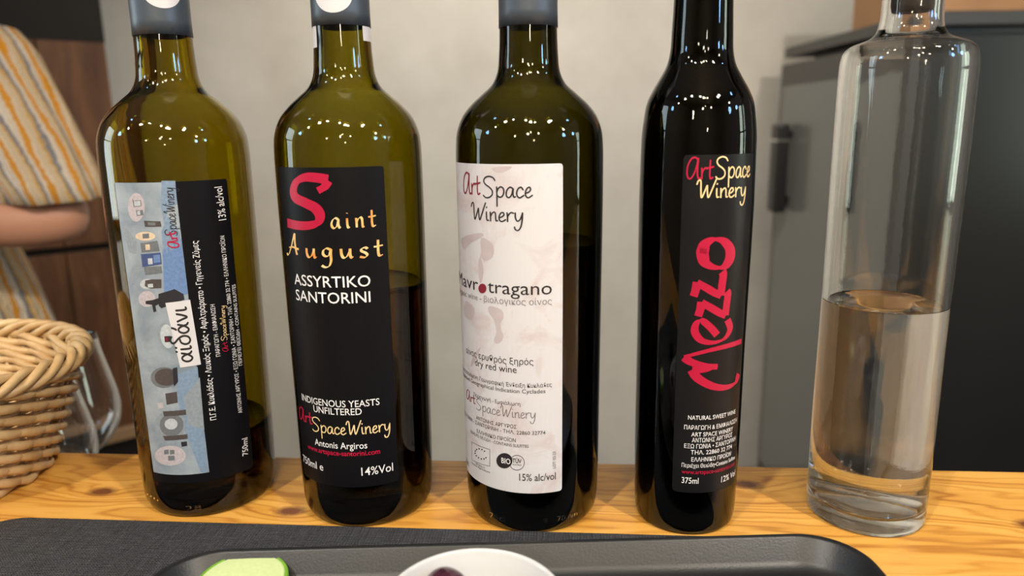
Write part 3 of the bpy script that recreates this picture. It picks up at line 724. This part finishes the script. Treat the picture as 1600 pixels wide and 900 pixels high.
# ---- bottle 4 : slim black label
b = bottles[3]
lab = patch(3, 'label', [(1065, 243), (1176, 238), (1147, 757), (1053, 762)], M['grey_paper'], b, rad=.002)
script(3, 'Art', 1072, 1115, 280, 30, M['ink_red'], lab, .085, xc=1100)
script(3, 'Space', 1117, 1171, 279, 29, M['pale_gold'], lab, .075, xc=1110)
script(3, 'Winery', 1087, 1164, 309, 26, M['pale_gold'], lab, .075)
z6 = lambda x, y: (980 + x / 2.647, 500 + y / 2.647)
z5b = lambda x, y: (990 + x / 3, 230 + y / 3)
Mst = [[z6(*q) for q in ((458, 222), (445, 258), (405, 278), (350, 272), (292, 240), (268, 205))],
       [z6(*q) for q in ((268, 205), (300, 208), (340, 202), (372, 186))],
       [z6(*q) for q in ((372, 192), (320, 190), (262, 172), (236, 152))],
       [z6(*q) for q in ((236, 152), (280, 140), (350, 122), (420, 104), (470, 86))]]
pxstroke(3, Mst, 'lettering', M['ink_red'], lab, .003, (.0016, .0048, math.radians(20)), n=9)
est = [[z5b(*q) for q in ((390, 880), (360, 845), (318, 812), (292, 830), (288, 868), (318, 905), (372, 915), (425, 895), (450, 850), (438, 808))]]
pxstroke(3, est, 'lettering', M['ink_red'], lab, .003, (.0012, .0038, math.radians(20)), n=9)
for dy, dx in ((0, 0), (-93, -22)):
    zst = [[z5b(x + dx * 0 + q, y + dy) for x, y, q in ((302, 792, 0), (312, 760, 0), (318, 725, 0))],
           [z5b(x, y + dy) for x, y in ((318, 728), (362, 752), (402, 776), (430, 788))],
           [z5b(x, y + dy) for x, y in ((428, 788), (434, 740), (440, 690), (434, 676))]]
    if dy: zst = [[(x - 7, y) for x, y in s] for s in zst]
    pxstroke(3, zst, 'lettering', M['ink_red'], lab, .003, (.0016, .0042, math.radians(20)), n=9)
ost = [z5b(*q) for q in ((322, 497), (335, 455), (375, 432), (420, 440), (450, 478), (448, 525), (420, 560), (375, 562), (335, 540), (322, 497), (326, 475))]
pxstroke(3, [ost], 'lettering', M['ink_red'], lab, .003, (.0016, .0056, math.radians(0)), n=9)
def l4(body, xl, xr, y, cap, mat=W_, bold=.004): line(3, body, xl, xr, y, cap, mat, lab, bold, xc=1100)
l4('NATURAL SWEET WINE', 1075, 1148, 655.5, 6.8)
l4('ΠΑΡΑΓΩΓΗ & ΕΜΦΙΑΛΩΣΗ', 1069, 1150, 671, 6.8)
l4('ART SPACE WINERY', 1080, 1144, 681.5, 6.8)
l4('ΑΝΤΩΝΗΣ ΑΡΓΥΡΟΣ', 1081, 1143, 690.5, 6.8)
l4('ΕΞΩ ΓΩΝΙΑ • ΣΑΝΤΟΡΙΝΗ', 1069, 1148, 700, 6.8)
l4('ΤΗΛ. 22860 32 774', 1079, 1142.5, 709.5, 6.8)
l4('ΕΛΛΗΝΙΚΟ ΠΡΟΪΟΝ', 1080, 1141, 720.5, 6.8)
l4('Περιέχει Θειώδη•Contains Sulfites', 1065, 1147, 730, 6.5)
l4('www.artspace-santorini.com', 1065, 1147, 740, 7, M['ink_red'])
line(3, '375ml', 1065, 1091, 755, 10, W_, lab, .004); line(3, '12% Vol', 1126, 1147, 752, 10, W_, lab, .004, xc=1130)
# ---- raised marks low on the glass
def emboss(i, body, xl, xr, y, cap, mat):
    z = at(i, (xl + xr) / 2, y)[1]; bm = text_bm(body)
    g_ = bmesh.ops.extrude_face_region(bm, geom=bm.faces[:])
    place(i, bm, (th_at(i, xl, z) * RL[i], z), (th_at(i, xr, z) * RL[i], z), cap * MPP, 'raised_mark', mat, bottles[i], .00025)
emboss(2, '75cl', 766, 790, 812, 10, M['dark_glass']); emboss(2, '9', 849, 855, 817, 9, M['dark_glass']); emboss(2, '70mm', 870, 901, 811, 10, M['dark_glass'])
emboss(0, '28', 291, 316, 797, 9, M['olive_glass'])
for q in range(5):
    poly(0, ell(226 + q * 5.2, 769 + q * 3.1, 1.5, 1.6, n=4, rot=.4), 'raised_mark', M['olive_glass'], bottles[0], .0002)
# cork in the clear bottle
obj('stopper', lathe([(0, .2588), (.0088, .2588), (.0095, .262), (.0095, .293), (.013, .293), (.0135, .30), (.0135, .312), (.012, .315), (0, .315)], 40), M['cork'], bottles[4], True)

# ------------------------------------------------------------------ placemat, tray, bowl, food
def rrect(x0, x1, y0, y1, r, z, n=8):
    out = []
    for cx, cy, a in ((x1 - r, y1 - r, 0), (x0 + r, y1 - r, PI / 2), (x0 + r, y0 + r, PI), (x1 - r, y0 + r, 1.5 * PI)):
        out += [(cx + r * math.cos(a + k * PI / 2 / n), cy + r * math.sin(a + k * PI / 2 / n), z) for k in range(n + 1)]
    return out
my = .3725 * ca + .2745 * sa
pm = obj('placemat', loft([rrect(-.318 + d, .10 - d, my - .30 + d, my - d, .022 - d * .5, z) for d, z in ((.0006, 0), (0, .0005), (0, .0013), (.0006, .0018))]), M['mat'])
pm.rotation_euler.z = YAW; pm.location = (0, 0, Z0)
tag(pm, 'charcoal woven textured placemat with rounded corners under the tray', 'placemat')
ty = math.atan2(.3157 - .3092, .1375 + .1504)
TRZ = .018
rings = []
for d, z, r in ((.012, .0018, .02), (.009, .0019, .021), (.004, .008, .024), (0, .0178, .027), (.0006, .0186, .0265), (.0018, .0186, .026), (.0028, .0178, .0255), (.0065, .0085, .023), (.0105, .0052, .02), (.014, .0046, .018)):
    rings.append(rrect(-.1615 + d, .1585 - d, -.135 + d, 0 - d, max(r, .004), z, 10))
V_, F_ = loft(rings, True, False)
# ribbed floor of the tray
nb = len(V_); nx, ny_ = 64, 10
inn = rings[-1]
F_.append(tuple(range((len(rings) - 1) * len(inn), len(rings) * len(inn))))
tr = obj('serving_tray', (V_, F_), M['tray'], None, True)
tc = onz(640, 853, TRZ); tr.location = (0.0, tc[1] - math.tan(ty) * tc[0] + .0012, Z0); tr.rotation_euler.z = ty
bpy.context.view_layer.update()
md = tr.modifiers.new('sharp', 'EDGE_SPLIT'); md.split_angle = math.radians(50)
tag(tr, 'long matte black serving tray with rounded corners holding the small bowl', 'tray')

bc = onz(740, 934, .0403)
bowl = obj('dip_bowl', lathe(smooth_prof([(0, .0015), (.016, .0015), (.019, 0), (.022, .0008), (.029, .012), (.036, .028), (.0392, .0395), (.0396, .0408), (.0386, .0412), (.037, .038), (.033, .026), (.025, .011), (.014, .0045), (0, .004)], 4), 72), M['ceramic'], None, True)
bowl.location = (bc[0], bc[1], Z0 + .0052); bowl.scale = (.845, .845, .845); tag(bowl, 'small round white ceramic bowl with olives standing on the black tray', 'bowl')
for k, (dx, dy, dz, rot, lb) in enumerate(((-.0115, .0168, .0316, .5, 'glossy dark purple olive lying against the back of the white bowl'), (-.0035, .0060, .0180, 1.4, 'dark olive in the middle of the white bowl'), (-.002, -.0135, .0190, 2.2, 'dark olive near the front rim inside the white bowl'))):
    ob = obj('olive', lathe(smooth_prof([(0, -.0105), (.004, -.0098), (.0078, -.005), (.0085, .0), (.0078, .005), (.004, .0095), (0, .0103)], 3), 28), M['olive'], None, True)
    ob.rotation_euler = (1.35, .15, rot); ob.location = (bc[0] + dx, bc[1] + dy, Z0 + .0052 + dz - .005)
    tag(ob, lb, 'olive', 'olives in the white bowl')
cc = onz(383, 903, .012)
cu = empty('cucumber_slice', (cc[0], cc[1] - .004, Z0 + .0064)); tag(cu, 'thick pale green cucumber slice with dark green skin on the tray', 'cucumber')
obj('flesh', lathe([(0, 0), (.0188, 0), (.0188, .0075), (.018, .008), (.012, .0083), (0, .0082)], 48), M['cuc'], cu)
obj('skin', lathe([(.0188, .0002), (.0200, .0006), (.0202, .0072), (.0196, .0080), (.0187, .0081)], 48, True), M['cuc_skin'], cu, True)
cu.rotation_euler = (.06, 0, 0)

# ------------------------------------------------------------------ basket
BX, BY, RB, RT, HB = -.358, .424, .0585, .0845, .069
bk = empty('wicker_basket', (BX, BY, Z0)); tag(bk, 'round wicker basket of honey coloured cane with a braided rim', 'basket')
NP = 9
rad_b = lambda z: RB + (RT - RB) * (z / HB) ** 1.0
NR = 12
for k in range(NR):
    z = .0035 + k * (HB - .006) / (NR - 1)
    for ph in (0, 1):
        pts = []
        for s in range(NP * 12):
            a = 2 * PI * s / (NP * 12); q = NP * a + ph * PI + k * 2.2
            rr = rad_b(z) + .0029 * math.sin(q) + random.uniform(-.0002, .0002)
            zz_ = z + .0034 * math.cos(q)
            pts.append((rr * math.cos(a), rr * math.sin(a), max(zz_, .0028)))
        obj('weaver', tube(bmesh.new(), pts, .0029, 7, True), M['cane'], bk, True)
for k in range(NP * 2):
    a = 2 * PI * (k + .5) / (NP * 2)
    obj('stake', tube(bmesh.new(), [(rad_b(z) * math.cos(a), rad_b(z) * math.sin(a), z) for z in (.001, HB * .5, HB)], .0015, 6), M['cane'], bk, True)
for ph in range(4):
    pts = []
    for s in range(26 * 12):
        a = 2 * PI * s / (26 * 12); q = 10 * a + ph * PI / 2
        rr = RT + .002 + (.0042 + .0006 * math.sin(5 * a)) * math.cos(q); pts.append((rr * math.cos(a), rr * math.sin(a), HB + .0035 + .0045 * math.sin(q)))
    obj('rim_strand', tube(bmesh.new(), pts, .0027, 7, True), M['cane'], bk, True)
bm = bmesh.new(); pts = []
for s in range(15 * 40):
    a = 2 * PI * s / 40; r = .004 + (RB - .006) * s / (15 * 40); pts.append((r * math.cos(a), r * math.sin(a), .0026 + .0006 * math.sin(6 * a)))
obj('base', tube(bm, pts, .0022, 6), M['cane'], bk, True)

# ------------------------------------------------------------------ wine glasses behind the basket
def wineglass(x, y, label):
    o = empty('wine_glass', (x, y, Z0 - .165)); tag(o, label, 'wine glass', 'wine glasses behind the basket')
    ou = smooth_prof([(.0045, .070), (.012, .0745), (.028, .087), (.0385, .105), (.0408, .120), (.037, .145), (.0305, .175), (.0285, .19)], 4)
    inn = [(max(r - .0011, 0.0001), z + .0008) for r, z in ou]
    obj('bowl', lathe([(0, .0695)] + ou + [(r, z) for r, z in inn[::-1] if r > .006] + [(0, .0735)], 64), M['thin_glass'], o, True)
    obj('stem', lathe(smooth_prof([(0, .003), (.006, .0045), (.0036, .012), (.0032, .04), (.0036, .065), (.005, .0692)], 3) + [(0, .0692)], 20), M['thin_glass'], o, True)
    obj('foot', lathe([(0, 0), (.033, 0), (.0335, .0008), (.02, .002), (.006, .0042), (0, .0042)], 48), M['thin_glass'], o, True)
wineglass(-.412, .650, 'clear tulip wine glass standing behind the other glass at the basket')
wineglass(-.386, .562, 'clear tulip wine glass partly hidden behind the wicker basket')

# ------------------------------------------------------------------ back: wooden cabinet, fridge
cr = ony(212, 700, 2.15); cl = ony(0, 400, 1.9)
cab = empty('wooden_cabinet', (-1.112, 2.14, 0), math.radians(40)); tag(cab, 'dark brown wooden cabinet against the plaster wall with a black top section', 'cabinet')
Wc = 1.0
def cbox(nm, mat, *a, **k): return obj(nm, B(*a, **k), mat, cab)
zt1 = Z0 + .445
cbox('top_section', M['brown_black'], -Wc, 0, 0, .045, zt1, zt1 + .75)
cbox('body', M['brown_black'], -Wc, -.004, .02, .045, .0, zt1)
for k in range(6):
    x0 = -Wc + k * Wc / 6
    cbox('upper_board', M['dark_wood'], x0 + .0015, x0 + Wc / 6 - .0015, 0, .02, Z0 - .105, zt1, bev=.002)
    cbox('lower_board', M['dark_wood'], x0 + .0015, x0 + Wc / 6 - .0015, 0.003, .02, Z0 - .66, Z0 - .125, bev=.002)
cbox('ledge', M['ledge'], -Wc, .0, -.015, .02, Z0 - .70, Z0 - .662, bev=.003)
cbox('plinth', M['brown_black'], -Wc, -.002, .005, .02, 0, Z0 - .70)

FZ = Z0 + .4279
fr = empty('fridge', (.868, 1.63, 0), math.radians(.6)); tag(fr, 'black fridge with a grey glazed side door and dark handle', 'fridge')
def fbox(nm, mat, *a, parent=fr, **k): return obj(nm, B(*a, **k), mat, parent)
FD, FWd = .76, .75
fbox('body', M['fridge_black'], .03, FWd, 0, FD, .06, FZ - .045, bev=.004)
fbox('top_slab', M['fridge_frame'], -.005, FWd + .005, -.005, FD, FZ - .03, FZ, bev=.004)
fbox('neck', M['black_plastic'], .05, FWd - .02, .02, FD - .1, FZ - .05, FZ - .028)
fbox('plinth', M['black_plastic'], .05, FWd - .03, .03, FD - .03, 0, .06)
dz1, dz0 = FZ - .052, .09
door = fbox('door', M['fridge_frame'], -.012, .028, .002, FD - .002, dz0, dz1, bev=.003)
fbox('glass_panel', M['fridge_panel'], -.015, -.011, .05, FD - .03, dz0 + .06, dz1 - .065, parent=door)
hz0, hz1 = Z0 - .065, Z0 + .20
hb = bmesh.new(); box(hb, -.066, -.026, FD - .15, FD - .09, hz0, hz1, bev=.008)
for zz_ in (hz0 + .02, hz1 - .05): box(hb, -.030, -.011, FD - .135, FD - .105, zz_, zz_ + .03)
hd = obj('handle', hb, M['black_plastic'], door)
obj('handle_ring', B(-.067, -.025, FD - .151, FD - .089, hz1 - .052, hz1 - .046), M['chrome'], door)
# wooden crate on the fridge
cx_ = empty('wooden_box', (1.12, 1.93, FZ)); tag(cx_, 'tan wooden box standing on top of the black fridge', 'box')
for a in ((-.2, .2, -.15, -.135, 0, .22), (-.2, .2, .135, .15, 0, .22), (-.2, -.185, -.134, .134, 0, .22), (.185, .2, -.134, .134, 0, .22)):
    obj('side_board', B(*a, bev=.002), M['tan_wood'], cx_)
obj('bottom_board', B(-.184, .184, -.134, .134, 0, .012), M['tan_wood'], cx_)

# ------------------------------------------------------------------ person behind the bar
PX, PY = -1.06, 1.24
per = empty('person', (PX, PY, 0)); tag(per, 'person in a yellow, white and grey striped knit top with bent arm', 'person')
def skin(name, verts, edges, rads, mat, parent, root=0, sub=2):
    me = bpy.data.meshes.new(name); me.from_pydata(verts, edges, [])
    o = bpy.data.objects.new(name, me); COL.objects.link(o)
    o.modifiers.new('s', 'SKIN').use_smooth_shade = True
    for k, r in enumerate(rads):
        me.skin_vertices[0].data[k].radius = (r, r) if not isinstance(r, tuple) else r
    me.skin_vertices[0].data[root].use_root = True
    sb = o.modifiers.new('d', 'SUBSURF'); sb.levels = sb.render_levels = sub
    bpy.context.view_layer.update(); dg = bpy.context.evaluated_depsgraph_get()
    m2 = bpy.data.meshes.new_from_object(o.evaluated_get(dg)); m2.name = name
    bpy.data.objects.remove(o); m2.materials.clear(); m2.materials.append(mat)
    for p in m2.polygons: p.use_smooth = True
    o2 = bpy.data.objects.new(name, m2); COL.objects.link(o2); o2.parent = parent
    return o2
dZ = Z0 - 1.0
EL = (-.672 - PX, 1.135 - PY, Z0 + .074); WR_ = (-.875 - PX, 1.055 - PY, Z0 + .080)
SHz = 1.44
V = []; Ed = []; Rd = []
def jv(p, r, par=None):
    V.append(p); Rd.append(r)
    if par is not None: Ed.append((par, len(V) - 1))
    return len(V) - 1
pel = jv((0, 0, .96), .13); sp = jv((0, 0, 1.14), .115, pel); ch = jv((0, .005, 1.32), .13, sp); nk = jv((0, .005, 1.48), .055, ch)
hb_ = jv((0, -.005, 1.55), .058, nk); h1 = jv((0, -.02, 1.62), .085, hb_); h2 = jv((0, -.01, 1.70), .088, h1); h3 = jv((0, 0, 1.765), .05, h2)
for s in (1, -1):
    sh = jv((s * .165, .01, SHz - .02), .06, ch)
    if s == 1: e_, w_ = EL, WR_
    else: e_, w_ = (-.26, .03, SHz - .31), (-.24, -.12, SHz - .50)
    md_ = jv(tuple((np.array(V[sh]) + np.array(e_)) / 2), .05, sh)
    el = jv(e_, .041, md_); fa = jv(tuple(np.array(e_) * .62 + np.array(w_) * .38), .041, el); wr = jv(w_, .027, fa)
    d_ = np.array(w_) - np.array(e_); d_ = d_ / np.linalg.norm(d_)
    up_ = np.array([0, 0, 1.]) if s == 1 else np.array([0, -1., 0]); sd = np.cross(d_, up_); sd /= np.linalg.norm(sd); up2 = np.cross(sd, d_)
    pm_ = jv(tuple(np.array(w_) + d_ * .045), .033, wr)
    for k, (off, ln) in enumerate(((.030, .068), (.010, .078), (-.010, .072), (-.029, .056))):
        kn = jv(tuple(np.array(w_) + d_ * .088 + up2 * off), .0105, pm_)
        f1 = jv(tuple(np.array(w_) + d_ * (.088 + ln * .55) + up2 * off * 1.05 + sd * .008), .0085, kn)
        f2 = jv(tuple(np.array(w_) + d_ * (.088 + ln) + up2 * off + sd * .026), .007, f1)
    t1 = jv(tuple(np.array(w_) + d_ * .055 + up2 * .045 + sd * .014), .011, pm_); t2 = jv(tuple(np.array(w_) + d_ * .095 + up2 * .062 + sd * .02), .0085, t1)
    hp = jv((s * .09, 0, .88), .095, pel); kn_ = jv((s * .10, -.015, .50), .06, hp); cf = jv((s * .10, .01, .33), .055, kn_); an = jv((s * .10, .02, .09), .037, cf)
    hl = jv((s * .105, -.05, .045), .036, an); toe = jv((s * .115, -.15, .035), .03, hl)
skin('body', V, Ed, Rd, M['skin'], per)
# face and hair
bm = bmesh.new(); bmesh.ops.create_uvsphere(bm, u_segments=24, v_segments=16, radius=1)
bmesh.ops.transform(bm, matrix=Matrix.Translation((0, .02, 1.70)) @ Matrix.Diagonal((.098, .105, .10, 1)), verts=bm.verts)
for v in bm.verts:
    if v.co.y < -.045 and v.co.z < 1.73: v.co.y = -.035
    if v.co.y > .03 and v.co.z < 1.68: v.co.z -= .10
obj('hair', bm, M['hair'], per, True)
for s in (-1, 1):
    bm = bmesh.new(); bmesh.ops.create_uvsphere(bm, u_segments=12, v_segments=8, radius=.009); bmesh.ops.translate(bm, verts=bm.verts, vec=(s * .030, -.092, 1.655)); obj('eye', bm, M['hair'], per, True)
    bm = bmesh.new(); bmesh.ops.create_uvsphere(bm, u_segments=10, v_segments=8, radius=1); bmesh.ops.transform(bm, matrix=Matrix.Translation((s * .088, .0, 1.645)) @ Matrix.Diagonal((.012, .02, .03, 1)), verts=bm.verts); obj('ear', bm, M['skin'], per, True)
bm = bmesh.new(); bmesh.ops.create_cone(bm, cap_ends=True, segments=8, radius1=.017, radius2=.007, depth=.045); bmesh.ops.transform(bm, matrix=Matrix.Translation((0, -.108, 1.632)) @ Matrix.Rotation(.35, 4, 'X'), verts=bm.verts); obj('nose', bm, M['skin'], per, True)
obj('mouth', B(-.024, .024, -.103, -.09, 1.588, 1.597, bev=.003), plain('lips', (.4, .1, .09), .5), per)
# garments
def cloth(name, rings, uscale, mat, parent, th=.004):
    n = len(rings[0]); me = bpy.data.meshes.new(name); Vv, Ff = loft(rings, False, False)
    me.from_pydata(Vv, [], Ff); uvl = me.uv_layers.new(name='UVMap')
    for p in me.polygons:
        for li, vi in zip(p.loop_indices, p.vertices):
            k, r_ = vi % n, vi // n
            kk = k
            if p.vertices[0] % n == n - 1 and k == 0: kk = n
            uvl.data[li].uv = (kk / n * uscale, r_ / (len(rings) - 1))
        p.use_smooth = True
    me.materials.append(mat); o_ = bpy.data.objects.new(name, me); COL.objects.link(o_); o_.parent = parent
    m_ = o_.modifiers.new('thick', 'SOLIDIFY'); m_.thickness = th; m_.offset = 1
    return o_
def ring_ell(c, rx, ry, z, n=64, fold=0.0, nf=9, tilt=0):
    return [(c[0] + (rx + fold * math.sin(nf * a + z * 7)) * math.cos(a), c[1] + (ry + fold * math.sin(nf * a + z * 7)) * math.sin(a), z + tilt * math.cos(a)) for a in np.linspace(0, 2 * PI, n, endpoint=False)]
tors = [ring_ell((0, .005), .065, .065, 1.475), ring_ell((0, .005), .10, .085, 1.462), ring_ell((0, .005), .17, .11, 1.43), ring_ell((0, .005), .195, .135, 1.37), ring_ell((0, 0), .19, .145, 1.28, fold=.003),
        ring_ell((0, 0), .192, .148, Z0 + .06, fold=.005), ring_ell((0, 0), .20, .155, Z0 + .01, fold=.006), ring_ell((0, 0), .222, .165, Z0 - .05, fold=.008), ring_ell((0, 0), .25, .18, Z0 - .14, fold=.010), ring_ell((0, 0), .27, .19, Z0 - .30, fold=.012)]
top_ = cloth('striped_top', tors, 26, M['knit'], per)
def sleeve(sh, el, r0, r1, over, name='sleeve', level=False):
    sh, el = np.array(sh), np.array(el); d = el - sh; L = np.linalg.norm(d); d /= L
    s1 = np.cross(d, [0, 1, 0]); s1 /= np.linalg.norm(s1); s2 = np.cross(d, s1)
    R_ = []; d0 = d
    for k, f_ in enumerate(np.linspace(0, over, 12)):
        r = (r0 + (r1 - r0) * f_ ** 1.3) * min(1, .35 + f_ * 3.2) ; n = 56
        rg = []
        for a in np.linspace(0, 2 * PI, n, endpoint=False):
            q = r * (1 + .05 * f_ * math.sin(7 * a + 4 * f_) + .03 * f_ * math.sin(13 * a + 2))
            if level:
                dn = d0 * (1 - f_ ** 2) + np.array([0, .1, -1.]) * f_ ** 2; dn /= np.linalg.norm(dn)
                s1 = np.cross(dn, [0, 1, 0]); s1 /= np.linalg.norm(s1); s2 = np.cross(dn, s1)
            p = sh + d * L * f_ + s1 * q * math.cos(a) * 1.0 + s2 * q * .8 * math.sin(a)
            rg.append(tuple(p))
        R_.append(rg)
    return cloth(name, R_, 14, M['knit'], per)
hc = ony(86, 309, 1.13); sleeve((.185, .0, SHz + .0), (hc[0] - PX, hc[1] - PY, hc[2]), .092, .071, 1.0, level=True)
sleeve((-.125, .0, SHz - .03), (-.26, .03, SHz - .31), .085, .09, .9)
for s in (-1, 1):
    cloth('trouser_leg', [ring_ell((s * .10, 0), .105, .11, .90), ring_ell((s * .10, -.01), .09, .095, .5), ring_ell((s * .10, .01), .08, .085, .07)], 1, M['trousers'], per)
    bm = bmesh.new(); box(bm, s * .11 - .045, s * .11 + .045, -.20, .07, 0, .075, bev=.03, seg=3); obj('shoe', bm, M['shoe'], per, True)
